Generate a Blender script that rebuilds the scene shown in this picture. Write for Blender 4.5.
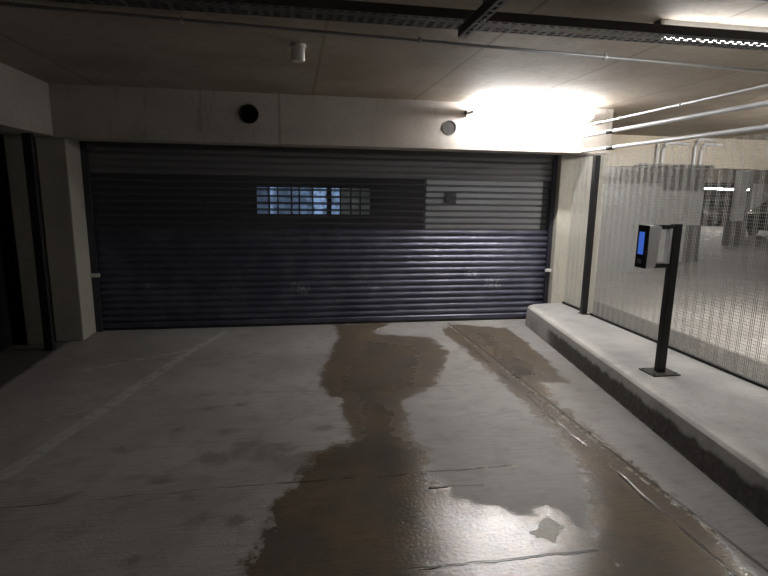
import bpy, bmesh, math, random
import numpy as np
from mathutils import Vector, Matrix
random.seed(4)
for o in list(bpy.data.objects): bpy.data.objects.remove(o)
S = bpy.context.scene
COL = S.collection

# ---------------------------------------------------------------- camera
cd = bpy.data.cameras.new('camera'); cam = bpy.data.objects.new('camera', cd); COL.objects.link(cam)
RC = ((0.985, -0.016, 0.169), (-0.169, -0.183, 0.968), (0.015, -0.983, -0.183))   # rows world x,y,z; columns right, down, forward
m = Matrix(((RC[0][0], -RC[0][1], -RC[0][2]), (RC[1][0], -RC[1][1], -RC[1][2]), (RC[2][0], -RC[2][1], -RC[2][2])))
cam.matrix_world = Matrix.Translation((0, 0, 1.6)) @ m.to_quaternion().to_matrix().to_4x4()
cd.sensor_width = 36; cd.lens = 520/768*36; cd.clip_start = 0.05
S.camera = cam
# ---------------------------------------------------------------- world, exposure
w = bpy.data.worlds.new('world'); S.world = w; w.use_nodes = True
w.node_tree.nodes['Background'].inputs[0].default_value = (0.85, 0.88, 1, 1)
w.node_tree.nodes['Background'].inputs[1].default_value = 0.006
S.view_settings.view_transform = 'Standard'; S.view_settings.look = 'None'
S.view_settings.gamma = 1; S.view_settings.use_curve_mapping = False
S.view_settings.exposure = 0.0
LAMP = 380.0        # emission of the batten over the shutter
LAMP_NEAR = 24.0   # batten behind the cable tray
LAMP_PARK = 1200.0   # battens in the parking hall
LAMP_OUT = 75.0     # batten outside the shutter

CEIL = 2.56; KZ = 0.24; FX = 3.34

# ---------------------------------------------------------------- material helpers
def mat(name, color=(.5,.5,.5), rough=.6, metal=0, spec=.5):
    M = bpy.data.materials.new(name); M.use_nodes = True
    b = M.node_tree.nodes['Principled BSDF']
    b.inputs['Base Color'].default_value = (*color, 1); b.inputs['Roughness'].default_value = rough
    b.inputs['Metallic'].default_value = metal; b.inputs['Specular IOR Level'].default_value = spec
    return M
class N:
    """small node-graph writer"""
    def __init__(s, M): s.t = M.node_tree; s.b = s.t.nodes['Principled BSDF']; s.geo = None
    def new(s, ty, **kw):
        n = s.t.nodes.new(ty)
        for k, v in kw.items(): setattr(n, k, v)
        return n
    def put(s, sock, v):
        if isinstance(v, (int, float)): sock.default_value = v
        elif isinstance(v, tuple): sock.default_value = v if len(v) != 3 or sock.type != 'RGBA' else (*v, 1)
        else: s.t.links.new(v, sock)
    def pos(s):
        if not s.geo: s.geo = s.new('ShaderNodeNewGeometry')
        return s.geo.outputs['Position']
    def m(s, op, a, b=0.0, c=0.0, clamp=False):
        n = s.new('ShaderNodeMath', operation=op, use_clamp=clamp)
        s.put(n.inputs[0], a); s.put(n.inputs[1], b)
        if op in ('MULTIPLY_ADD', 'SMOOTH_MIN', 'COMPARE'): s.put(n.inputs[2], c)
        return n.outputs[0]
    def vm(s, op, a, b):
        n = s.new('ShaderNodeVectorMath', operation=op); s.put(n.inputs[0], a); s.put(n.inputs[1], b); return n.outputs[0]
    def xyz(s, v):
        n = s.new('ShaderNodeSeparateXYZ'); s.put(n.inputs[0], v); return n.outputs
    def noise(s, scale, detail=4, rough=.55, v=None, stretch=None):
        v = v or s.pos()
        if stretch: v = s.vm('MULTIPLY', v, stretch)
        n = s.new('ShaderNodeTexNoise'); s.put(n.inputs['Vector'], v)
        n.inputs['Scale'].default_value = scale; n.inputs['Detail'].default_value = detail; n.inputs['Roughness'].default_value = rough
        return n.outputs[0]
    def ramp(s, v, lo, hi, a=0.0, b=1.0):
        n = s.new('ShaderNodeMapRange', interpolation_type='SMOOTHSTEP'); s.put(n.inputs[0], v)
        for i, q in enumerate((lo, hi, a, b)): s.put(n.inputs[i+1], q)
        return n.outputs[0]
    def mix(s, f, a, b, mode='MIX'):
        n = s.new('ShaderNodeMix', data_type='RGBA', blend_type=mode); s.put(n.inputs[0], f); s.put(n.inputs[6], a); s.put(n.inputs[7], b)
        return n.outputs[2]
    def bump(s, h, strength, dist):
        n = s.new('ShaderNodeBump'); s.put(n.inputs['Height'], h); s.put(n.inputs['Strength'], strength); n.inputs['Distance'].default_value = dist
        s.t.links.new(n.outputs[0], s.b.inputs['Normal'])
    def seg(s, ax, ay, bx, by, v=None):
        """distance in the floor plane to the segment a-b"""
        X, Y, _ = s.xyz(v or s.pos())
        dx, dy = bx-ax, by-ay; L = dx*dx+dy*dy
        px = s.m('SUBTRACT', X, ax); py = s.m('SUBTRACT', Y, ay)
        t = s.m('DIVIDE', s.m('ADD', s.m('MULTIPLY', px, dx), s.m('MULTIPLY', py, dy)), L, clamp=True)
        qx = s.m('SUBTRACT', px, s.m('MULTIPLY', t, dx)); qy = s.m('SUBTRACT', py, s.m('MULTIPLY', t, dy))
        return s.m('SQRT', s.m('ADD', s.m('MULTIPLY', qx, qx), s.m('MULTIPLY', qy, qy)))
def emit(name, color, strength):
    M = mat(name, color); b = M.node_tree.nodes['Principled BSDF']
    b.inputs['Emission Color'].default_value = (*color, 1); b.inputs['Emission Strength'].default_value = strength
    return M
def concrete(name, c1, c2, rough=.75, board=0, seams=None, stains=False):
    M = mat(name, c1, rough); g = N(M)
    n1 = g.noise(1.7, 5); n2 = g.noise(22, 4); n3 = g.noise(140, 2)
    f = g.m('ADD', g.m('MULTIPLY', n1, .7), g.m('MULTIPLY', n2, .3))
    col = g.mix(g.ramp(f, .35, .65), c1, c2)
    pits = g.ramp(g.noise(60, 2), .72, .76)
    col = g.mix(g.m('MULTIPLY', pits, .35), col, (c1[0]*.35, c1[1]*.35, c1[2]*.35))
    if stains:
        st = g.ramp(g.noise(3, 5, .7, stretch=(3.2, 3.2, .5)), .56, .72)
        col = g.mix(g.m('MULTIPLY', st, .45), col, (c1[0]*.5, c1[1]*.45, c1[2]*.38))
    if seams:                                     # formwork joints: thin darker lines in the cast surface
        X = g.xyz(g.pos())[0]; sm = None
        for sx in seams:
            d = g.m('ABSOLUTE', g.m('SUBTRACT', X, sx))
            q = g.ramp(g.m('ADD', d, g.m('MULTIPLY', g.noise(9), .010)), .006, .024, 1, 0)
            sm = q if sm is None else g.m('MAXIMUM', sm, q)
        col = g.mix(g.m('MULTIPLY', sm, .6), col, (c1[0]*.4, c1[1]*.38, c1[2]*.35))
    g.put(g.b.inputs['Base Color'], col)
    g.bump(g.m('ADD', g.m('MULTIPLY', n3, .3), n2), .35, .006)
    return M

# ---------------------------------------------------------------- mesh helpers
class MB:
    def __init__(s): s.bm = bmesh.new()
    def box(s, x0, x1, y0, y1, z0, z1, bevel=0, mtx=None, seg=2):
        r = bmesh.ops.create_cube(s.bm, size=1)
        vs = r['verts']
        M = Matrix.Translation(((x0+x1)/2, (y0+y1)/2, (z0+z1)/2)) @ Matrix.Diagonal((x1-x0, y1-y0, z1-z0, 1))
        bmesh.ops.transform(s.bm, verts=vs, matrix=M)
        if bevel:
            es = list({e for v in vs for e in v.link_edges})
            r2 = bmesh.ops.bevel(s.bm, geom=es, offset=bevel, segments=seg, affect='EDGES', profile=.6)
            vs = list({v for f in r2['faces'] for v in f.verts} | {v for v in vs if v.is_valid})
        if mtx: bmesh.ops.transform(s.bm, verts=vs, matrix=mtx)
        return s
    def tube(s, pts, r, n=12, cap=True):
        pts = [Vector(p) for p in pts]; rings = []
        for i, p in enumerate(pts):
            a = pts[max(i-1, 0)]; b = pts[min(i+1, len(pts)-1)]
            t = (b-a).normalized(); u = t.cross(Vector((0, 0, 1)))
            if u.length < .05: u = t.cross(Vector((1, 0, 0)))
            u.normalize(); v = t.cross(u)
            rr = r[i] if isinstance(r, (list, tuple)) else r
            rings.append([s.bm.verts.new(p + rr*(math.cos(k*2*math.pi/n)*u + math.sin(k*2*math.pi/n)*v)) for k in range(n)])
        for A, B in zip(rings, rings[1:]):
            for k in range(n): s.bm.faces.new((A[k], A[(k+1) % n], B[(k+1) % n], B[k]))
        if cap: s.bm.faces.new(rings[0][::-1]); s.bm.faces.new(rings[-1])
        return s
    def prism(s, prof, axis, a, b, closed=True):
        """profile of 2D points swept along an axis ('x': prof=(y,z); 'y': prof=(x,z); 'z': prof=(x,y))"""
        def P(p, t): return {'x': (t, p[0], p[1]), 'y': (p[0], t, p[1]), 'z': (p[0], p[1], t)}[axis]
        A = [s.bm.verts.new(P(p, a)) for p in prof]; B = [s.bm.verts.new(P(p, b)) for p in prof]
        n = len(prof)
        for k in range(n if closed else n-1): s.bm.faces.new((A[k], A[(k+1) % n], B[(k+1) % n], B[k]))
        if closed: s.bm.faces.new(A[::-1]); s.bm.faces.new(B)
        return s
    def build(s, name, M, parent=None, smooth=False, **props):
        bmesh.ops.recalc_face_normals(s.bm, faces=s.bm.faces)
        me = bpy.data.meshes.new(name); s.bm.to_mesh(me); s.bm.free()
        if smooth:
            me.shade_smooth()
        o = bpy.data.objects.new(name, me); COL.objects.link(o)
        me.materials.append(M)
        if smooth:
            es = o.modifiers.new('split', 'EDGE_SPLIT'); es.split_angle = math.radians(35)
        if parent:
            o.parent = parent; o.matrix_parent_inverse = Matrix.Translation(-parent.location) if parent.type == 'EMPTY' else Matrix()
        for k, v in props.items(): o[k] = v
        return o
def thing(name, label, cat, loc=(0, 0, 0), group=None):
    o = bpy.data.objects.new(name, None); COL.objects.link(o); o.location = loc; o.empty_display_size = .1
    o['label'] = label; o['category'] = cat
    if group: o['group'] = group
    return o
def copy_thing(root, dloc, label=None):
    r = root.copy(); COL.objects.link(r); r.location = Vector(root.location) + Vector(dloc)
    if label: r['label'] = label
    for ch in list(root.children):
        c = ch.copy(); COL.objects.link(c); c.parent = r; c.matrix_parent_inverse = ch.matrix_parent_inverse.copy()
        for gch in ch.children:
            d = gch.copy(); COL.objects.link(d); d.parent = c; d.matrix_parent_inverse = gch.matrix_parent_inverse.copy()
    return r

# ---------------------------------------------------------------- materials
M_ceil = concrete('ceiling_concrete', (.27, .225, .175), (.36, .31, .255), stains=True, seams=(-1.84, .21, 1.28, 2.36, 3.43, 5.6, 7.7))
M_beam = concrete('beam_concrete', (.40, .36, .325), (.49, .45, .41), stains=True, seams=(-.13,))
M_pier = concrete('pier_concrete', (.36, .345, .30), (.46, .44, .38), stains=True)
M_wall = concrete('painted_concrete', (.55, .56, .55), (.64, .64, .62))
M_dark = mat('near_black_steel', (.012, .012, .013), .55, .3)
M_black = mat('black_paint', (.016, .016, .018), .42)
M_galv = mat('galvanised', (.50, .51, .52), .42, .75)
M_zinc = mat('dull_zinc', (.16, .16, .165), .45, .8)
M_mesh = mat('mesh_wire', (.36, .355, .34), .6, 0)
M_white = mat('white_plastic', (.72, .71, .68), .4)
M_pvc = mat('grey_pipe', (.50, .51, .53), .3)
M_tube = emit('lamp_glass', (1, .975, .96), LAMP)
M_tube_near = emit('lamp_glass_near', (1, .98, .96), LAMP_NEAR)
M_tube_park = emit('lamp_glass_park', (1, .97, .90), LAMP_PARK)
M_tube_out = emit('lamp_glass_out', (.75, .85, 1), LAMP_OUT)

# ================================================================ SETTING
# ---- floor with stains (the shape of the wet patches is stored as a distance field on a fine grid)
MAIN = [(.45,6.14),(1.13,6.14),(.86,5.67),(1.48,5.43),(1.53,4.91),(1.29,4.34),(1.11,3.97),(.77,3.72),(.81,3.53),(.73,3.24),(.76,3.04),(.84,2.94),(.76,2.71),(.82,2.49),(.88,2.33),(1.05,2.34),(1.10,2.22),(1.30,2.28),(1.40,2.07),(1.42,1.86),(1.42,1.5),(1.42,.9),(-.3,.9),(-.27,1.6),(-.25,2.0),(-.17,2.22),(-.14,2.45),(-.07,2.56),(.01,2.76),(.06,2.99),(.21,3.10),(.35,3.14),(.35,3.54),(.33,3.82),(.2,4.0),(.23,4.52),(.37,5.12),(.46,5.55)]
RIGHT = [(1.69,5.75),(1.72,4.63),(1.74,3.63),(1.72,3.10),(1.64,2.57),(1.50,2.28),(1.38,2.05),(1.30,1.76),(1.3,.9),(1.9,.9),(1.91,1.59),(1.96,1.81),(1.99,2.09),(2.02,2.52),(2.0,3.05),(2.0,3.54),(2.08,3.95),(2.3,3.95),(2.42,4.47),(2.5,5.30),(2.5,5.75),(1.94,5.96)]
SPOTS = [(-.43,3.37,.05),(-.49,3.01,.09),(-.34,3.05,.08),(-.17,3.06,.13),(-.02,2.93,.12),(.74,2.89,.09),(.78,2.55,.04),(-.3,3.17,.07),(-.78,3.45,.03),(-.76,2.82,.06),(-1.08,3.21,.04),(-.48,2.42,.05),(-.73,2.17,.05),(-.31,2.39,.04),(-.62,3.79,.04),(-.42,3.82,.035),(1.12,2.16,.07),(-.55,2.62,.03),(-1.2,2.7,.05),(.2,3.35,.06)]
def sdf(P, poly):
    A = np.array(poly); B = np.roll(A, -1, 0); d = np.full(len(P), 1e9); inside = np.zeros(len(P), bool)
    for a, b in zip(A, B):
        e = b-a; q = P-a; t = np.clip((q@e)/(e@e), 0, 1); d = np.minimum(d, np.hypot(*(q-t[:, None]*e).T))
        c = ((a[1] > P[:, 1]) != (b[1] > P[:, 1])); 
        if abs(e[1]) > 1e-9: inside ^= c & (P[:, 0] < e[0]*(P[:, 1]-a[1])/e[1]+a[0])
    return np.where(inside, -d, d)
x0, x1, y0, y1, st = -2.2, 3.2, .6, 6.2, .025
nx, ny = int(round((x1-x0)/st))+1, int(round((y1-y0)/st))+1
gx, gy = np.meshgrid(np.linspace(x0, x1, nx), np.linspace(y0, y1, ny)); PP = np.stack([gx.ravel(), gy.ravel()], 1)
f = np.minimum(sdf(PP, MAIN), sdf(PP, RIGHT))
s2 = np.full(len(PP), 1.0)
for sx, sy, sr in SPOTS: s2 = np.minimum(s2, np.hypot((PP[:, 0]-sx)*.8, (PP[:, 1]-sy)*1.1)-sr)
verts = [(a, b, 0) for a, b in PP.tolist()]
faces = [(j*nx+i, j*nx+i+1, (j+1)*nx+i+1, (j+1)*nx+i) for j in range(ny-1) for i in range(nx-1)]
k = len(verts)
BX0, BX1, BY0, BY1 = -9, 46, -4, 48
verts += [(BX0,BY0,0),(x0,BY0,0),(x1,BY0,0),(BX1,BY0,0),(BX0,y0,0),(x0,y0,0),(x1,y0,0),(BX1,y0,0),(BX0,y1,0),(x0,y1,0),(x1,y1,0),(BX1,y1,0),(BX0,BY1,0),(x0,BY1,0),(x1,BY1,0),(BX1,BY1,0)]
for r in range(3):
    for c in range(3):
        if (r, c) != (1, 1): q = k+r*4+c; faces.append((q, q+1, q+5, q+4))
me = bpy.data.meshes.new('floor'); me.from_pydata(verts, [], faces)
at = me.attributes.new('wet', 'FLOAT', 'POINT'); at.data.foreach_set('value', np.concatenate([np.clip(f, -.4, .4), np.full(16, .4)]).astype(np.float32))
at = me.attributes.new('spot', 'FLOAT', 'POINT'); at.data.foreach_set('value', np.concatenate([np.clip(s2, -.4, .4), np.full(16, .4)]).astype(np.float32))
M_floor = mat('floor_concrete', (.3, .3, .3), .6); g = N(M_floor)
def attr(nm):
    n = g.new('ShaderNodeAttribute', attribute_name=nm); return n.outputs['Fac']
ed = g.m('MULTIPLY_ADD', g.noise(7, 6, .65), .30, -.15)
edf = g.m('MULTIPLY_ADD', g.noise(30, 4), .09, -.045)
wf = g.m('ADD', g.m('ADD', attr('wet'), ed), edf)
wet = g.ramp(wf, -.03, .025, 1, 0)
soak = g.ramp(g.m('ADD', g.m('ADD', attr('wet'), g.m('MULTIPLY', ed, 1.2)), g.m('MULTIPLY', g.xyz(g.pos())[1], .12)), .12, .42, 1, 0)  # film of water nearer the drain
spot = g.ramp(g.m('ADD', attr('spot'), g.m('MULTIPLY', ed, .9)), -.04, .04, 1, 0)
big = g.noise(.9, 4); mid = g.noise(6, 5, .6); brush = g.noise(4, 4, .6, stretch=(1.2, 16, 1)); fine = g.noise(90, 3)
dry = g.mix(g.ramp(big, .35, .65), (.30, .285, .272), (.39, .375, .365))
dry = g.mix(g.m('MULTIPLY', g.ramp(mid, .48, .68), .35), dry, (.20, .19, .178))
dry = g.mix(g.m('MULTIPLY', g.ramp(brush, .46, .64), .34), dry, (.19, .18, .17))
dry = g.mix(g.m('MULTIPLY', g.ramp(fine, .62, .7), .25), dry, (.45, .44, .42))
wcol = g.mix(g.ramp(g.noise(3.2, 5, .65, stretch=(1, .8, 1)), .38, .70), (.100, .080, .062), (.155, .112, .066))
wcol = g.mix(g.m('MULTIPLY', g.ramp(brush, .48, .66), .35), wcol, (.06, .05, .043))
col = g.mix(g.m('MULTIPLY', spot, g.ramp(g.noise(5), .3, .6, .25, .62)), dry, (.12, .098, .076))
col = g.mix(g.m('MULTIPLY', wet, .93), col, wcol)
# worn white bay line
wn = g.noise(14, 5, .7)
def line(ax, ay, bx, by, wd, lo=.42, hi=.6):
    return g.m('MULTIPLY', g.ramp(g.seg(ax, ay, bx, by), wd*.6, wd, 1, 0), g.ramp(wn, lo, hi))
ln = g.m('MAXIMUM', line(-.80, 5.9, -1.06, 5.16, .05, .36, .56), line(-1.06, 5.16, -1.62, 3.0, .062, .36, .56))
ln = g.m('MAXIMUM', ln, line(-1.02, 5.3, -1.9, 4.75, .045, .40, .6)); ln = g.m('MAXIMUM', ln, line(-1.3, 3.95, -2.0, 3.6, .03, .45, .65))
col = g.mix(g.m('MULTIPLY', ln, .55), col, (.58, .575, .56))
# saw-cut joints, cracks and the two long grooves beside the island
wob = g.vm('MULTIPLY', g.new('ShaderNodeTexNoise').outputs['Color'], (.03, .03, 0))
wobn = g.t.nodes[-1]
pw = g.new('ShaderNodeTexNoise'); pw.inputs['Scale'].default_value = 5; g.put(pw.inputs['Vector'], g.pos())
vv = g.vm('ADD', g.pos(), g.vm('MULTIPLY', g.vm('SUBTRACT', pw.outputs['Color'], (.5, .5, .5)), (.05, .05, 0)))
cr = None
for a in ((-1.9,2.65,-.2,2.69,.004),(-.2,2.69,1.25,2.68,.008),(.72,2.53,1.02,2.51,.006),(.2,1.93,1.35,1.92,.006),(-.75,4.06,1.45,3.99,.005),(-2.1,5.0,1.7,4.95,.004)):
    q = g.ramp(g.seg(*a[:4], v=vv), a[4]*.5, a[4]*1.5, 1, 0); cr = q if cr is None else g.m('MAXIMUM', cr, q)
gr = g.ramp(g.seg(1.87, 6.05, 2.03, 1.0), .007, .014, 1, 0)
gr2 = g.m('MULTIPLY', g.ramp(g.seg(1.80, 5.9, 1.86, 1.0, v=vv), .006, .016, 1, 0), g.ramp(g.noise(3), .45, .55))
crk = g.m('MAXIMUM', g.m('MULTIPLY', cr, g.ramp(g.noise(4), .35, .6, .1, 1)), g.m('MAXIMUM', gr, gr2))
col = g.mix(g.m('MULTIPLY', crk, .75), col, (.05, .043, .037))
# efflorescence ridge along the groove and chalky scrape marks
rd = g.m('MULTIPLY', g.ramp(g.seg(1.845, 6.0, 2.0, 1.0, v=vv), .004, .014, 1, 0), g.ramp(g.noise(10, 4, .7), .5, .56))
chip = g.m('MULTIPLY', g.ramp(g.seg(1.0, 2.69, 1.3, 2.67, v=vv), .006, .02, 1, 0), g.ramp(g.noise(26, 3), .5, .56))
col = g.mix(g.m('MULTIPLY', g.m('MAXIMUM', rd, chip), .6), col, (.5, .46, .36))
dryp = g.ramp(g.m('ADD', g.seg(1.16, 2.06, 1.22, 2.15, v=vv), ed), .03, .05, 1, 0)
col = g.mix(dryp, col, (.42, .41, .36))
g.put(g.b.inputs['Base Color'], col)
wr = g.m('MULTIPLY', g.m('MULTIPLY', soak, wet), g.m('SUBTRACT', 1.0, dryp))
rg = g.m('ADD', g.m('MULTIPLY_ADD', wet, -.26, .60), g.m('MULTIPLY', wr, -.20), clamp=True)
rg = g.m('ADD', rg, g.m('MULTIPLY_ADD', mid, .12, -.06))
g.put(g.b.inputs['Specular IOR Level'], g.m('MULTIPLY_ADD', wr, .5, .5))
g.put(g.b.inputs['Roughness'], rg)
hh = g.m('ADD', g.m('MULTIPLY', g.noise(62, 3, .55, stretch=(.8, 1.1, 1)), 1.0), g.m('MULTIPLY', brush, .3))
hh = g.m('MULTIPLY', hh, g.m('ADD', g.m('MULTIPLY_ADD', wr, -.30, .45), g.m('MULTIPLY', wet, .45))); hh = g.m('SUBTRACT', hh, g.m('MULTIPLY', crk, .7)); hh = g.m('ADD', hh, g.m('MULTIPLY', rd, 1.2))
dark_strips = g.ramp(g.m('ABSOLUTE', g.m('SUBTRACT', g.xyz(g.pos())[0], 4.15)), .33, .40, 1, 0)  # two darker floor strips: beyond the fence foot and at far left
dark_strips = g.m('MAXIMUM', dark_strips, g.ramp(g.m('ADD', g.xyz(g.pos())[0], g.m('MULTIPLY', ed, .2)), -2.37, -2.31, 1, 0))
g.put(g.b.inputs['Base Color'], g.mix(g.m('MULTIPLY', dark_strips, .85), col, (.055, .052, .048)))
g.bump(hh, .8, .005)
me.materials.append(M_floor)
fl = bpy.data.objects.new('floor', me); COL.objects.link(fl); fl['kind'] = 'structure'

MB().box(-9, 46, -4, 5.95, CEIL, CEIL+.25).box(3.9, 46, 5.95, 48, CEIL, CEIL+.25).build('ceiling', M_ceil, kind='structure')
# long concrete downstand over the shutter, with two round sleeves through it
def wall_with_holes(X0, X1, Z0, Z1, Y0, Y1, holes):
    mb = MB(); bm = mb.bm; n = 28
    xs = [X0]+[v for h in holes for v in (h[0]-.16, h[0]+.16)]+[X1]
    for i in range(len(xs)-1):
        a, b = xs[i], xs[i+1]
        if i % 2 == 0: mb.box(a, b, Y0, Y1, Z0, Z1)
        else:
            cx, cz, r = holes[i//2]
            ring = [(cx+r*math.cos(t*2*math.pi/n), cz+r*math.sin(t*2*math.pi/n)) for t in range(n)]
            def outer(t):
                dx, dz = math.cos(t*2*math.pi/n), math.sin(t*2*math.pi/n)
                c = []
                if dx > 1e-6: c.append((b-cx)/dx)
                if dx < -1e-6: c.append((a-cx)/dx)
                if dz > 1e-6: c.append((Z1-cz)/dz)
                if dz < -1e-6: c.append((Z0-cz)/dz)
                return (cx+dx*min(c), cz+dz*min(c))
            for (Y) in (Y0, Y1):
                for t in range(n):
                    o1, o2 = outer(t), outer(t+1); r1, r2 = ring[t], ring[(t+1) % n]
                    pts = [r1, r2, o2]
                    for cz2 in (Z0, Z1):
                        for cx2 in (a, b):
                            if (abs(o1[0]-cx2) < 1e-6 and abs(o2[1]-cz2) < 1e-6 or abs(o2[0]-cx2) < 1e-6 and abs(o1[1]-cz2) < 1e-6) and not (abs(o1[0]-o2[0]) < 1e-6 or abs(o1[1]-o2[1]) < 1e-6):
                                pts.append((cx2, cz2))
                    pts.append(o1)
                    bm.faces.new([bm.verts.new((p[0], Y, p[1])) for p in pts])
            for t in range(n):
                r1, r2 = ring[t], ring[(t+1) % n]
                bm.faces.new([bm.verts.new(v) for v in ((r1[0], Y0, r1[1]), (r2[0], Y0, r2[1]), (r2[0], Y1, r2[1]), (r1[0], Y1, r1[1]))])
            bm.faces.new([bm.verts.new(v) for v in ((a, Y0, Z0), (b, Y0, Z0), (b, Y1, Z0), (a, Y1, Z0))])
    return mb
wall_with_holes(-2.28, 3.62, 2.065, CEIL, 5.68, 6.05, [(-.43, 2.35, .095), (1.685, 2.29, .078)]).build('trim_1', M_beam, kind='structure')
MB().box(-2.75, -2.28, -3, 5.68, 2.075, CEIL).build('trim_2', M_beam, kind='structure')            # side downstand on the left
MB().box(-2.75, -2.28, 5.68, 6.4, 2.075, CEIL).build('trim_3', M_pier, kind='structure')
# lintel wall above shutter, plane of shutter
MB().box(-2.75, 4.0, 6.28, 6.45, 2.12, CEIL+.25).build('wall_back', M_pier, kind='structure')
# dark side on the left under the downstand
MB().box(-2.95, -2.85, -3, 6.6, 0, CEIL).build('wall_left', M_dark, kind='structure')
# left jamb piers
def pier(name, mb, lab):
    o = mb.build(name, M_pier); o['label'] = lab; o['category'] = 'pier'; return o
pier('concrete_pier', MB().box(-2.47, -2.20, 5.74, 6.4, 0, 2.075, .012), 'pale concrete pier directly against the left edge of the roller shutter')
pier('concrete_pier', MB().box(-2.71, -2.51, 5.66, 6.4, 0, 2.075, .012), 'dim narrow concrete pier at far left, beyond the black steel post')
pier('concrete_pier', MB().box(3.20, 3.80, 6.01, 6.45, 0, 2.12, .012), 'wide pale concrete pier on the right of the shutter, behind the first fence bay')
# black steel posts of the side mesh, left
def steel_post(x, y, z0, z1, lab, hw=.03):
    t = thing('steel_post', lab, 'post', (x, y, z0), 'black square posts either side of the shutter')
    MB().box(x-hw, x+hw, y-.03, y+.03, z0+.008, z1, .004).build('post_tube', M_black, t)
    MB().box(x-.04, x+.04, y-.05, y+.05, z0, z0+.008, .002).build('base_plate', M_black, t)
    return t
steel_post(-2.41, 5.46, 0, 2.075, 'black steel post at the far left between the two concrete piers', hw=.038)

# ---- raised island (kerb) on the right
M_kerb = mat('kerb_concrete', (.4, .4, .4), .7); g = N(M_kerb)
n1, n2 = g.noise(2.2, 5), g.noise(25, 4)
col = g.mix(g.ramp(n1, .35, .65), (.29, .288, .284), (.385, .38, .375))
col = g.mix(g.m('MULTIPLY', g.ramp(n2, .5, .7), .3), col, (.22, .21, .2))
X, Y, Z = g.xyz(g.pos())
edge = g.m('SUBTRACT', X, g.m('MULTIPLY_ADD', Y, .134, 2.02))           # distance from the kerb nose
worn = g.m('MULTIPLY', g.ramp(g.m('ADD', edge, g.m('MULTIPLY_ADD', g.noise(5), .12, -.06)), .03, .16, 1, 0), g.ramp(g.noise(3, 4, .6), .3, .55))
col = g.mix(g.m('MULTIPLY', worn, .8), col, (.56, .55, .52))
# tyre rubber and damp grime on the lower face
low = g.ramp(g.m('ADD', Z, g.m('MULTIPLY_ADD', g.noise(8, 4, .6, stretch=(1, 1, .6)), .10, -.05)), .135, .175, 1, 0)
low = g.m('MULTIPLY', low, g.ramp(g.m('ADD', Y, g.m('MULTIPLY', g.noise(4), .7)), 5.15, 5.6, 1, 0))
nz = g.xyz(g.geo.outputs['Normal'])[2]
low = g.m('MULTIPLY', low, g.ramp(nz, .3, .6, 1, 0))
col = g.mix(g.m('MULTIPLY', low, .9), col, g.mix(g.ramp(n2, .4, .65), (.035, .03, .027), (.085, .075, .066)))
foot = g.m('MULTIPLY', g.ramp(g.m('ADD', Z, g.m('MULTIPLY', n2, .012)), .012, .026, 1, 0), g.ramp(g.noise(9, 3), .45, .6))
col = g.mix(g.m('MULTIPLY', foot, .5), col, (.34, .32, .28))
g.put(g.b.inputs['Base Color'], col); g.bump(g.m('ADD', n2, g.m('MULTIPLY', g.noise(120, 2), .4)), .4, .006)
kx = lambda y: 2.02+.134*y
mb = MB(); bm = mb.bm
out = [(kx(-2), -2)] + [(kx(-2+i*.5), -2+i*.5) for i in range(1, 16)] + [(kx(5.72), 5.72), (2.80, 5.84), (2.84, 5.93), (2.92, 5.985), (3.02, 6.0), (FX+.04, 6.0), (FX+.04, -2)]
lv = [(0, 0), (.004, .17), (.012, KZ-.02), (.028, KZ-.004), (.045, KZ)]
cx = 3.1
rings = []
for off, z in lv:
    ring = []
    for i, (a, b) in enumerate(out):
        dx, dy = 0, 0
        if i <= 20 and i < len(out)-2: dx = off
        if i in (18, 19, 20): dy = -off*.8
        if i >= 21 and i < len(out)-2: dy = -off
        ring.append(bm.verts.new((a+dx, b+dy, z)))
    rings.append(ring)
for A, B in zip(rings, rings[1:]):
    for i in range(len(A)): bm.faces.new((A[i], A[(i+1) % len(A)], B[(i+1) % len(A)], B[i]))
bm.faces.new(rings[-1])
o = mb.build('kerb_island', M_kerb, smooth=True)
o['label'] = 'raised concrete kerb island along the right side, dark rubber grime on its lane face'; o['category'] = 'kerb'

# ================================================================ ROLLER SHUTTER
M_slat = mat('shutter_slat', (.10, .10, .155), .38, .45); g = N(M_slat)
c = g.mix(g.ramp(g.noise(3, 5, .6), .4, .65), (.070, .074, .108), (.105, .108, .148))
c = g.mix(g.m('MULTIPLY', g.ramp(g.noise(5, 6, .75), .66, .72), .35), c, (.42, .42, .45))
X, Y, Z = g.xyz(g.pos()); cb = g.new('ShaderNodeCombineXYZ'); g.put(cb.inputs[0], X); g.put(cb.inputs[1], Z)
for sx, sz, sr in ((.03, .46, .10), (2.42, .50, .10), (2.15, .62, .07), (.9, .47, .05)):      # chalky scuffs left by bumpers
    q = g.m('MULTIPLY', g.ramp(g.m('ADD', g.seg(sx, sz, sx+.08, sz-.02, v=cb.outputs[0]), g.m('MULTIPLY_ADD', g.noise(16, 4, .7), .16, -.08)), sr*.3, sr, 1, 0), g.ramp(g.noise(30, 3), .45, .6))
    c = g.mix(g.m('MULTIPLY', q, .5), c, (.40, .40, .44))
g.put(g.b.inputs['Base Color'], c); g.put(g.b.inputs['Roughness'], g.m('MULTIPLY_ADD', g.noise(9), .3, .25))
M_perf = mat('shutter_perforated_slat', (.10, .10, .12), .42, .25); g = N(M_perf)   # small punched slots through the slat
X, Y, Z = g.xyz(g.pos())
fx = g.m('ABSOLUTE', g.m('SUBTRACT', g.m('FRACT', g.m('MULTIPLY', X, 1/.012)), .5))
fz = g.m('ABSOLUTE', g.m('SUBTRACT', g.m('FRACT', g.m('MULTIPLY', Z, 1/.0125)), .5))
hole = g.m('MULTIPLY', g.m('LESS_THAN', fx, .37), g.m('LESS_THAN', fz, .36))
sb = g.m('ABSOLUTE', g.m('SUBTRACT', g.m('FRACT', g.m('DIVIDE', g.m('SUBTRACT', Z, .085), .0757)), .5))
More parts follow.
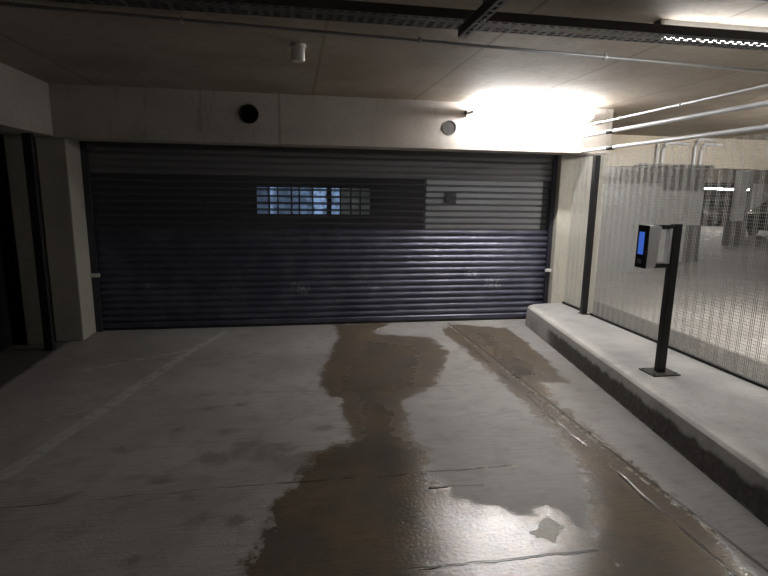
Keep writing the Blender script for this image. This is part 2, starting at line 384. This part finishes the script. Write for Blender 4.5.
hole = g.m('MULTIPLY', hole, g.m('LESS_THAN', sb, .33))
tr = g.new('ShaderNodeBsdfTransparent'); mx = g.new('ShaderNodeMixShader')
g.put(mx.inputs[0], hole); g.t.links.new(g.b.outputs[0], mx.inputs[1]); g.t.links.new(tr.outputs[0], mx.inputs[2])
g.t.links.new(mx.outputs[0], g.t.nodes['Material Output'].inputs[0])
door = thing('door_1', 'dark blue-grey steel roller shutter closed across the exit, perforated upper slats', 'roller shutter', (.5, 6.15, 0))
door['kind'] = 'structure'
DX0, DX1 = -2.17, 3.17; PITCH = .0757; Z0 = .085
def slat_profile(z):   # convex slat with interlocking nose
    pts = []
    for i in range(9):
        t = i/8; pts.append((6.15-.017*math.sin(math.pi*t)**.8, z+.008+t*(PITCH-.014)))
    return pts
def slats(i0, i1, name, M, _p=None):
    mb = MB()
    for i in range(i0, i1):
        z = Z0+i*PITCH; fr = slat_profile(z)
        pr = [(6.158, z)]+[(6.152, z)]+fr+[(6.152, z+PITCH-.001), (6.158, z+PITCH-.001)]
        mb.prism(pr, 'x', DX0, DX1, closed=False)
    return mb.build(name, M, door, smooth=True)
NS = 14
slats(0, NS, 'slat_panel', M_slat)
slats(NS, 22, 'perforated_panel', M_perf)['label'] = 'perforated see-through slats above the middle'
slats(22, 27, 'top_slats', mat('shutter_top_slat', (.17, .17, .18), .4, .3), door)['label'] = 'lighter grey solid slats at the top'
MB().prism([(6.135, .03), (6.13, .04), (6.13, .075), (6.14, .085), (6.165, .085), (6.165, .03)], 'x', DX0, DX1).build('bottom_rail', M_slat, door)
MB().box(DX0, DX1, 6.135, 6.16, .002, .032, .006).build('rubber_seal', mat('rubber', (.01, .01, .011), .7), door)
for xa in (-2.215, 3.15):
    mb = MB().box(xa, xa+.08, 6.09, 6.125, 0, 2.11, .003).box(xa, xa+.08, 6.175, 6.2, 0, 2.11)
    mb.box(xa if xa < 0 else xa+.07, xa+.01 if xa < 0 else xa+.08, 6.1, 6.2, 0, 2.11)
    mb.build('guide_rail', mat('guide_steel', (.05, .052, .07), .45, .5), door)
MB().box(-2.2, 3.2, 6.09, 6.115, 2.02, 2.14, .003).build('top_flashing', M_zinc, door)
def bolt(x, s, lab):
    t = MB().box(x-.045, x+.045, 6.055, 6.088, .625, .665, .006).tube([(x+s*.015, 6.06, .645), (x+s*.015, 6.03, .645)], .009).build('side_bolt', M_white)
    t['label'] = lab; t['category'] = 'bolt'; t['group'] = 'bolts on the shutter guides'; return t
bolt(-2.15, 1, 'small pale side bolt on the left edge of the roller shutter')
bolt(3.17, -1, 'small pale side bolt on the right edge of the roller shutter')

# ================================================================ BEYOND THE SHUTTER
M_out = concrete('outside_concrete', (.33, .34, .35), (.40, .41, .42))
M_outdark = mat('outside_dark', (.03, .03, .035), .7)
MB().box(2.55, 7.6, 10.0, 10.2, 0, 3.2).build('wall_outside_right', M_out, kind='structure')
MB().box(-7, 7.6, 14.0, 14.2, 0, 4).build('wall_outside_far', M_outdark, kind='structure')
# lit window strip with dark mullions
def pane_mat(c, b):
    M = emit('pane_glow', c, b); g = N(M); g.put(g.b.inputs['Emission Strength'], g.m('MULTIPLY', g.ramp(g.noise(5, 3, .6, stretch=(1.6, 1, 1)), .35, .65, .25, 1.2), b)); return M
win = thing('window_1', 'row of bluish lit window panes seen through the upper slats of the shutter', 'window', (.3, 13.95, 1)); win['kind'] = 'structure'
fr = MB().box(-.98, 2.05, 13.93, 13.99, 1.66, 1.72).box(-.98, 2.05, 13.93, 13.99, .92, .98).box(-.98, 2.05, 13.93, 13.99, 1.22, 1.25).box(-.98, 2.05, 13.93, 13.99, 1.43, 1.46)
xs = [-.95, -.62, -.4, -.05, .15, .5, .88, .97, 1.22, 1.5, 1.75, 2.03]
for x in xs: fr.box(x-.02, x+.02, 13.93, 13.99, .92, 1.72)
fr.build('window_frame', mat('window_frame', (.02, .02, .025), .5), win)
lv = [.22, .9, .25, .3, .5, 1.2, 0, .9, .12, .16, .08]
for i in range(len(xs)-1):
    if lv[i] > 0:
        b = lv[i]
        MB().box(xs[i]+.02, xs[i+1]-.02, 13.955, 13.965, .98, 1.66).build('pane', pane_mat((.38, .60, 1) if i < 8 else (.6, .75, .72), b*.75), win)
def batten(name, x0, x1, y, z, M, label, group=None, axis='x', r=.013, closed=True):
    """ceiling batten: steel spine, end caps, two lamp holders and a bare tube"""
    t = thing(name, label, 'light fitting', ((x0+x1)/2, y, z), group)
    L = x1-x0
    sp = MB().prism([(y-.03, z), (y-.022, z-.045), (y+.022, z-.045), (y+.03, z)], 'x', x0, x1)
    sp.build('spine', M_white, t)
    for xe in (x0, x1-.03): MB().box(xe, xe+.03, y-.034, y+.034, z-.052, z, .004).build('end_cap', M_white, t)
    for xe in (x0+.03, x1-.045): MB().box(xe, xe+.015, y-.016, y+.016, z-.095, z-.045, .003).build('lamp_holder', M_white, t)
    MB().tube([(x0+.045, y, z-.078), (x1-.045, y, z-.078)], r, 14).build('tube', M, t, smooth=True)
    return t
MB().box(2.93, 3.13, 9.90, 10.0, 1.38, 1.62, .01).build('wall_box', M_outdark)
o = bpy.data.objects['wall_box']; o['label'] = 'small dark box on the grey wall beyond the upper shutter slats'; o['category'] = 'box'
bt = batten('outside_batten_light', 3.3, 4.5, 8.6, 3.0, M_tube_out, 'cool white batten light outside beyond the shutter')
MB().box(2.6, 7.6, 6.5, 10, 3.0, 3.1).build('ceiling_outside', M_out, kind='structure')

# ================================================================ LAMPS
t = thing('batten_light', 'glaring batten light fixed high on the right half of the concrete beam', 'light fitting', (2.57, 5.68, 2.44), 'batten lights over the lane')
MB().prism([(5.68, 2.47), (5.60, 2.455), (5.60, 2.425), (5.68, 2.41)], 'x', 1.85, 3.30).build('spine', M_white, t)
for xe in (1.85, 3.27): MB().box(xe, xe+.03, 5.592, 5.68, 2.405, 2.475, .004).build('end_cap', M_white, t)
for xe in (1.88, 3.255): MB().box(xe, xe+.015, 5.485, 5.60, 2.424, 2.456, .003).build('lamp_holder', M_white, t)
MB().tube([(1.895, 5.50, 2.44), (3.255, 5.50, 2.44)], .013, 14).build('tube', M_tube, t, smooth=True)
batten('batten_light', 2.02, 3.24, 2.83, CEIL, M_tube_near, 'batten light on the ceiling glinting through the holes of the cable tray at upper right', 'batten lights over the lane', r=.030)

# ================================================================ CEILING SERVICES
# perforated cable tray, running across; base punched with slots
def tray():
    t = thing('cable_tray', 'dark perforated steel cable tray hung across the ceiling in the foreground', 'cable tray', (1, 2.65, 2.42))
    X0, X1, W = -2.25, 3.25, .17
    mb = MB(); bm = mb.bm
    # base lattice: cells with slots left out
    cols = []; x = X0
    while x < X1: cols += [x, x+.022]; x += .050
    ys = [0, .014, .026, .046, .058, .078, .090, .110, .122, .142, .154, W]
    def yo(x): return 2.59 - .003*(x-1)
    grid = {}
    def V(i, j):
        if (i, j) not in grid: grid[(i, j)] = bm.verts.new((cols[i], yo(cols[i])+ys[j], 2.42))
        return grid[(i, j)]
    for i in range(len(cols)-1):
        for j in range(len(ys)-1):
            slot = (j % 2 == 1) and ((i % 2 == 1) if (j//2) % 2 == 0 else (i % 2 == 1))
            if not slot: bm.faces.new((V(i, j), V(i+1, j), V(i+1, j+1), V(i, j+1)))
    base = mb.build('tray_base', M_zinc, t)
    so = base.modifiers.new('solid', 'SOLIDIFY'); so.thickness = .0015
    for j, nm in ((0, 'tray_flange'), (len(ys)-1, 'tray_flange')):
        mb = MB(); bm = mb.bm
        yy = ys[j]; s = 1 if j == 0 else -1
        zt = 2.462 if j == 0 else 2.437
        a = [bm.verts.new(v) for v in ((X0, yo(X0)+yy, 2.42), (X1, yo(X1)+yy, 2.42), (X1, yo(X1)+yy, zt), (X0, yo(X0)+yy, zt))]
        b = [bm.verts.new(v) for v in ((X1, yo(X1)+yy+s*.012, zt), (X0, yo(X0)+yy+s*.012, zt))]
        bm.faces.new(a); bm.faces.new((a[3], a[2], b[0], b[1]))
        q = mb.build(nm, M_zinc, t); so = q.modifiers.new('solid', 'SOLIDIFY'); so.thickness = .0015
    return t
tray()
# cables lying on the tray
for i, (dy, r) in enumerate(((.03, .008), (.055, .010), (.145, .008))):
    pts = [(x*.4-2.2, 2.59+dy+.006*math.sin(x*1.3+i), 2.422+r) for x in range(0, 14)]
    o = MB().tube(pts, r, 8).build('cable', M_black, smooth=True)
    o['label'] = 'black cable lying along the perforated tray across the ceiling'; o['category'] = 'cable'; o['group'] = 'cables on the tray'
# slotted strut channels running towards the shutter
def strut(x, y0, y1, lab, w=.046, z=2.365, rods=()):
    t = thing('strut_channel', lab, 'strut', (x, y0, z), 'slotted strut channels under the cable tray')
    h = .045
    mb = MB()
    y = y0; q = []
    # open-topped channel with a row of slots in the base
    n = int((y1-y0)/.06)
    bm = mb.bm
    for i in range(n):
        a = y0+i*.06
        for (u0, u1, v0, v1) in ((x-w/2, x+w/2, a, a+.02), (x-w/2, x-.009, a+.02, a+.06), (x+.009, x+w/2, a+.02, a+.06)):
            mb.box(u0, u1, v0, v1, z, z+.0025)
    ye = y0+n*.06
    for sx in (-1, 1):
        xa = x+sx*w/2
        mb.box(min(xa, xa-sx*.0025), max(xa, xa-sx*.0025), y0, ye, z, z+h)
        mb.box(min(xa, xa-sx*.012), max(xa, xa-sx*.012), y0, ye, z+h-.0025, z+h)
    mb.build('channel', M_zinc, t)
    for ry in rods:
        r = MB().tube([(x, ry, z-.012), (x, ry, CEIL)], .005, 8).build('threaded_rod', M_zinc, t)
        MB().tube([(x, ry, z-.010), (x, ry, z)], .011, 6).build('nut', M_galv, r)
    return t
strut(.85, .6, 2.74, 'dark strut channel pointing at the shutter below the tray, right of picture centre', rods=(2.40, 1.0))
strut(2.40, .6, 2.44, 'dark strut channel crossing the tray at the upper right corner', rods=(1.0,))
o = MB().tube([(-2.2, 2.10, 2.47), (3.25, 2.15, 2.47)], .032, 16).build('service_pipe', M_black, smooth=True)
o['label'] = 'dark pipe crossing the very top right corner under the ceiling'; o['category'] = 'pipe'

def conduit(name, p0, p1, r, M, lab, clips=(), clip_r=1.7, grp=None, collar=None, mcol=None):
    t = thing(name, lab, 'pipe', p0, grp); p0, p1 = Vector(p0), Vector(p1)
    MB().tube([p0, p0.lerp(p1, .5), p1], r, 16).build('pipe_run', M, t, smooth=True)
    d = (p1-p0).normalized()
    for c in clips:
        p = p0.lerp(p1, c)
        mb = MB().tube([p-d*.010, p+d*.010], r*clip_r, 14)
        if CEIL-p.z < .1: mb.tube([p+Vector((0, 0, r)), Vector((p.x, p.y, CEIL-.001))], .006, 8)
        mb.build('saddle_clip', M_galv, t)
    if collar is not None:
        p = p0.lerp(p1, collar)
        MB().tube([p-d*.05, p+d*.05], r*1.35, 16).build('coupling', mcol or M_zinc, t, smooth=True)
    return t
conduit('conduit', (-2.27, 3.18, 2.53), (4.4, 3.67, 2.53), .011, mat('conduit_steel', (.34, .34, .34), .38, .7), 'thin steel conduit running right across the ceiling between tray and beam',
        clips=(.08, .25, .46, .66, .90))
GP = 'pipes running along the top of the mesh fence'
conduit('fence_pipe', (3.24, .5, 2.365), (3.24, 5.68, 2.355), .012, M_galv, 'thin upper steel conduit above the mesh fence at the right', clips=(.35, .70, .86), grp=GP, collar=.93)
conduit('fence_pipe', (3.26, .5, 2.235), (3.26, 5.68, 2.25), .019, M_pvc, 'middle pipe of the three above the mesh fence, bright near the beam', grp=GP, collar=.895, mcol=M_dark)
conduit('fence_pipe', (3.28, .5, 2.08), (3.28, 5.68, 2.085), .019, M_pvc, 'lowest pale pipe crossing the mesh fence at the right', grp=GP, collar=.895, mcol=M_dark)

# ceiling-mounted sensor drum
t = thing('ceiling_sensor', 'small white cylindrical sensor hanging from the ceiling conduit left of centre', 'sensor', (.045, 3.78, CEIL))
MB().tube([(.045, 3.78, CEIL), (.045, 3.78, 2.535)], .055, 24).build('mounting_plate', M_white, t, smooth=True)
MB().tube([(.045, 3.78, 2.535), (.045, 3.78, 2.462), (.045, 3.78, 2.452)], [.047, .047, .040], 28).build('housing', M_white, t, smooth=True)

# sleeve pipes in the beam
def ringtube(cx, cz, r0, r1, ya, yb):
    mb = MB(); bm = mb.bm; n = 28; L = []
    for r, y in ((r0, yb), (r0, ya), (r1, ya), (r1, yb)):
        L.append([bm.verts.new((cx+r*math.cos(k*2*math.pi/n), y, cz+r*math.sin(k*2*math.pi/n))) for k in range(n)])
    for A, B in zip(L, L[1:]):
        for k in range(n): bm.faces.new((A[k], A[(k+1) % n], B[(k+1) % n], B[k]))
    return mb
t = thing('pipe_sleeve', 'black open pipe sleeve in the concrete beam, left of centre', 'sleeve', (-.43, 5.68, 2.35), 'round sleeves in the beam')
ringtube(-.43, 2.35, .084, .0945, 5.665, 6.03).build('sleeve_ring', M_black, t, smooth=True)
MB().tube([(-.43, 5.80, 2.35), (-.43, 5.81, 2.35)], .084, 28).build('plug_or_dark_disc', M_dark, t)  # near-black disc standing in for the dark inside of the open sleeve
t = thing('pipe_sleeve', 'grey plugged pipe sleeve in the concrete beam beside the glaring light', 'sleeve', (1.685, 5.68, 2.29), 'round sleeves in the beam')
ringtube(1.685, 2.29, .070, .0775, 5.672, 6.03).build('sleeve_ring', M_zinc, t, smooth=True)
MB().tube([(1.685, 5.683, 2.29), (1.685, 5.69, 2.29)], .070, 28).build('plug_or_dark_disc', mat('plug_grey', (.05, .049, .048), .8), t)

# ================================================================ MESH FENCE ON THE ISLAND
def fence():
    t = thing('mesh_fence', 'fine welded wire mesh fence standing on the kerb island', 'fence', (FX, 3, KZ))
    bounds = ((-1.0, 1.1), (1.1, 3.2), (3.2, 5.385), (5.385, 5.96))
    me = None
    for a, b in bounds:
        mb = MB(); bm = mb.bm
        def wire(p, q, r):
            d = (Vector(q)-Vector(p)).normalized(); u = Vector((1, 0, 0)); v = d.cross(u)
            A = [bm.verts.new(Vector(p)+r*c*u+r*e*v) for c, e in ((1, 0), (-.5, .87), (-.5, -.87))]
            B = [bm.verts.new(Vector(q)+r*c*u+r*e*v) for c, e in ((1, 0), (-.5, .87), (-.5, -.87))]
            for k in range(3): bm.faces.new((A[k], A[(k+1) % 3], B[(k+1) % 3], B[k]))
        ztop = 2.50 if b < 5.2 else 2.05
        y = a+.01; k = 0
        while y < b: wire((FX, y, KZ+.02), (FX, y, ztop), .0026 if k % 6 < 3 else .0009); y += .016; k += 1
        z = KZ+.03
        while z < ztop: wire((FX+.004, a, z), (FX+.004, b, z), .0012); z += .0254
        mb.build('mesh_panel', M_mesh, t)
    for a, b in ((-1, 5.325), (5.445, 5.96)): MB().box(FX-.015, FX+.02, a, b, KZ, KZ+.022, .003).build('bottom_rail', M_dark, t)
    return t
fence()
steel_post(3.285, 5.385, KZ, 2.02, 'black steel post of the mesh fence, right of the shutter')

# ================================================================ TICKET READER
rd = thing('access_reader', 'access reader with blue screen on a black post, standing on the kerb island', 'card reader', (2.795, 3.45, KZ))
px_, py_ = 2.795, 3.45
MB().box(px_-.115, px_+.115, py_-.09, py_+.09, KZ, KZ+.010, .003).build('base_plate', mat('base_steel', (.05, .048, .045), .5, .4), rd)
MB().box(px_-.032, px_+.032, py_-.026, py_+.026, KZ+.01, 1.395, .006).build('post', M_black, rd)
for z in (1.372, 1.085): MB().box(px_-.175, px_-.035, py_-.018, py_+.018, z-.016, z+.016, .004).build('arm', M_black, rd)
MB().box(px_-.065, px_-.042, py_-.02, py_+.02, 1.10, 1.36, .002).build('bracket_plate', M_pvc, rd)
for dx, dy in ((-.09, -.065), (.09, -.065), (-.09, .065), (.09, .065)):
    MB().tube([(px_+dx, py_+dy, KZ+.01), (px_+dx, py_+dy, KZ+.020)], .009, 6).build('anchor_bolt', M_zinc, rd)
hm = Matrix.Translation((2.585, 3.45, 1.228)) @ Matrix.Rotation(math.radians(-3), 4, 'Z') @ Matrix.Diagonal((1, .86, .93, 1))
def hb(a, *r, **k):
    mb = MB().box(*a, *r, mtx=hm, **k); return mb
# tapered silver casing, black front, blue screen
mb = MB(); bm = mb.bm
prof = [(-.048, .165), (.052, .165), (.056, .150), (.034, -.160), (-.042, -.165)]
A = [bm.verts.new(hm @ Vector((p[0], -.062, p[1]))) for p in prof]; B = [bm.verts.new(hm @ Vector((p[0], .062, p[1]))) for p in prof]
for k_ in range(5): bm.faces.new((A[k_], A[(k_+1) % 5], B[(k_+1) % 5], B[k_]))
bm.faces.new(A[::-1]); bm.faces.new(B); bmesh.ops.bevel(bm, geom=list(bm.edges), offset=.005, segments=2, affect='EDGES')
cas = mb.build('casing', mat('silver_casing', (.62, .62, .63), .4, .3), rd)
mb = MB(); mb.box(-.062, -.044, -.068, .068, -.170, .168, .004, mtx=hm); fp = mb.build('front_panel', mat('gloss_black', (.012, .012, .014), .2), rd)
MB().box(-.0635, -.0615, -.036, .040, -.062, .115, mtx=hm).build('screen', emit('blue_screen', (.05, .15, .68), .55), rd)
MB().box(-.066, -.0615, -.03, .03, -.135, -.10, .002, mtx=hm).build('card_slot', M_zinc, rd)

# ================================================================ PARKING HALL BEYOND THE FENCE
M_downb = concrete('hall_beam', (.36, .31, .24), (.45, .39, .31))
MB().box(3.9, 40, 8.0, 8.35, 2.07, CEIL).build('trim_4', M_downb, kind='structure')
MB().box(4.0, 40, 15.6, 16.0, 2.05, CEIL).build('trim_5', M_downb, kind='structure')
MB().box(3.9, 9.42, 11.3, 11.5, 0, 2.3).build('wall_hall', M_wall, kind='structure')
MB().box(3.9, 9.42, 11.3, 11.5, 2.3, CEIL).build('trim_6', M_downb, kind='structure')
M_greypaint = mat('dark_grey_paint', (.13, .13, .13), .7)  # painted lower part of the hall columns
def column(x, y, w, wl, zl, lab, M=M_wall):
    t = thing('concrete_column', lab, 'column', (x, y, 0), 'columns of the parking hall')
    MB().box(x-w/2, x+w/2, y, y+w, zl, CEIL).build('shaft', M, t)
    MB().box(x-wl/2, x+wl/2, y-.04, y+w+.04, 0, zl, .01).build('plinth', M_greypaint if wl > w+.01 else M_greypaint, t)
    return t
column(9.60, 11.25, .30, .32, .9, 'white column with dark grey foot at the end of the white hall wall')
column(14.40, 14.95, .26, .56, .82, 'free-standing pale column with wide grey foot behind the mesh fence')
MB().box(3.9, 46, 33, 33.2, 0, CEIL).build('wall_hall_far', mat('hall_dark', (.05, .05, .055), .8), kind='structure')
MB().box(25.0, 30, 25.2, 25.4, 0, 2.3).build('wall_hall_right', M_wall, kind='structure')
# cable tray and drop conduits on the hall beam
t = thing('wall_tray', 'small grey cable tray along the bottom of the hall beam behind the fence', 'cable tray', (6.2, 7.95, 2.06))
MB().box(5.55, 6.95, 7.86, 7.99, 2.07, 2.085).box(5.55, 6.95, 7.86, 7.865, 2.07, 2.11).build('tray_base', M_zinc, t)
for i, (x, lab) in enumerate(((5.93, 'grey drop conduit'), (6.03, 'grey drop conduit'), (6.62, 'grey drop conduit'), (6.74, 'grey drop conduit'))):
    R_ = .10; s = 1 if i % 2 == 0 else 1
    top = 2.42 if i % 2 == 0 else 2.35
    pts = [(x, 7.95, 2.09), (x, 7.95, top)] + [(x+.10-.10*math.cos(a), 7.95, top+.10*math.sin(a)) for a in (math.pi/6, math.pi/3, math.pi/2)] + [(x+.12+(.35 if i < 2 else .25), 7.95, top+.10)]
    o = MB().tube(pts, .022, 10).build('drop_conduit', M_pvc, smooth=True)
    o['label'] = ['leftmost grey drop conduit bending off the hall beam tray', 'second grey drop conduit from the left on the hall beam tray', 'third grey drop conduit from the left on the hall beam tray', 'rightmost grey drop conduit on the hall beam tray'][i]
    o['category'] = 'conduit'; o['group'] = 'drop conduits on the hall beam'
# lights of the hall
GL = 'batten lights in the parking hall'
L0 = batten('hall_light', 5.2, 6.7, 4.2, CEIL, M_tube_park, 'parking hall batten light nearest the fence, above the bright floor', GL)
M_tube_far = emit('lamp_glass_far', (1, .97, .92), 130)
L1 = batten('hall_light', 5.2, 6.4, 9.9, CEIL, M_tube_far, 'parking hall batten light between hall beam and white wall', GL)
for dx, dy, lab in ((7.0, 3.2, 'parking hall batten light in front of the free-standing column'),
                    ):
    copy_thing(L1, (dx, dy, 0), lab)
L2 = batten('suspended_light', 18.6, 20.1, 22.0, 2.02, M_tube_far, 'distant suspended batten light left of the free-standing column top', GL, r=.03)
for xr in (18.8, 19.9): MB().tube([(xr, 22.0, 2.02), (xr, 22.0, CEIL-.002)], .008, 8).build('suspension_rod', M_zinc, L2)
copy_thing(L2, (2.6, 1.2, 0), 'distant suspended batten light right of the free-standing column, over the dark car')

# ---- parked cars
def car(loc, rz, paint, lab, glassm):
    t = thing('parked_car', lab, 'car', loc, 'cars parked in the hall')
    MT = Matrix.Translation(loc) @ Matrix.Rotation(rz, 4, 'Z')
    def place(o): 
        o.data.transform(MT); return o
    L = 4.3; W = .86
    side = [(-2.1,.28),(-2.15,.55),(-2.05,.80),(-1.15,.95),(-.55,1.38),(.1,1.46),(.9,1.42),(1.65,1.02),(2.1,.92),(2.15,.55),(2.08,.28)]
    wheels = [(-1.3, .31), (1.3, .31)]
    mb = MB(); bm = mb.bm
    rows = []
    for f_, zs in ((-1, 0), (-.93, 1), (.93, 1), (1, 0)):
        row = []
        for (x, z) in side:
            up = max(0, z-.95)
            yy = W*f_ if abs(f_) < 1 else f_*W
            yy *= (1-.32*up/.5) if z > .95 else 1
            row.append(bm.verts.new((x*(1 if zs == 0 else 1.01), yy, z*(1 if zs == 0 else 1.0)+(.02 if zs and z > .5 else 0))))
        rows.append(row)
    for A, B in zip(rows, rows[1:]):
        for i in range(len(side)-1): bm.faces.new((A[i], A[i+1], B[i+1], B[i]))
        bm.faces.new((A[-1], A[0], B[0], B[-1]))
    bm.faces.new(rows[0]); bm.faces.new(rows[-1][::-1])
    place(mb.build('car_body', paint, t, smooth=True))
    for s in (-1, 1):
        mb = MB(); bm = mb.bm
        for poly in ([(-1.0,.97),(-.5,1.33),(.0,1.40),(.0,.97)], [(.06,.97),(.06,1.40),(.85,1.36),(1.4,1.02)]):
            vs = [bm.verts.new((x, s*(W*(1-.32*max(0, z-.95)/.5)+.006), z)) for x, z in poly]; bm.faces.new(vs)
        q = mb.build('side_window', glassm, t); q.data.transform(MT)
        for wx, wz in wheels:
            wv = MB().tube([(wx, s*.66, wz), (wx, s*.70, wz), (wx, s*.86, wz), (wx, s*.88, wz)], [.26, .31, .31, .25], 24).build('wheel', M_black, t, smooth=True); wv.data.transform(MT)
            hv = MB().tube([(wx, s*.875, wz), (wx, s*.89, wz)], .17, 16).build('hubcap', M_zinc, wv); hv.data.transform(MT); 
    for a, nm, x in ((.97, 'windscreen', 0), (0, 'rear_window', 0)):
        mb = MB(); bm = mb.bm
        if nm == 'windscreen': pts = [(-1.14, .96, .8), (-.56, 1.37, .62)]
        else: pts = [(.92, 1.42, .60), (1.64, 1.04, .78)]
        (xa, za, wa), (xb, zb, wb) = pts
        bm.faces.new([bm.verts.new(v) for v in ((xa, -wa, za+.03), (xa, wa, za+.03), (xb, wb, zb+.03), (xb, -wb, zb+.03))])
        q = mb.build(nm, glassm, t); q.data.transform(MT)
    for s in (-1, 1):
        q = MB().box(-2.17, -2.06, s*.62-.14, s*.62+.14, .58, .70, .02).build('headlight', M_zinc, t); q.data.transform(MT)
    return t
def fix(t):
    for ch in t.children:
        ch.matrix_parent_inverse = Matrix.Translation(-t.location)
        for c2 in ch.children: c2.matrix_parent_inverse = Matrix()
gl = mat('car_glass', (.01, .035, .03), .12)
fix(car((20.4, 18.6, 0), math.radians(200), mat('car_paint_dark', (.012, .03, .028), .25), 'dark green car parked at the right edge behind the mesh fence', gl))
fix(car((22.6, 27.0, 0), math.radians(90), mat('car_paint_black', (.02, .02, .022), .3), 'black car parked in the dark bay left of the free-standing column', gl))
fix(car((25.2, 27.2, 0), math.radians(90), mat('car_paint_grey', (.05, .05, .055), .3), 'dark grey car parked in the dark bay, partly behind the free-standing column', gl))
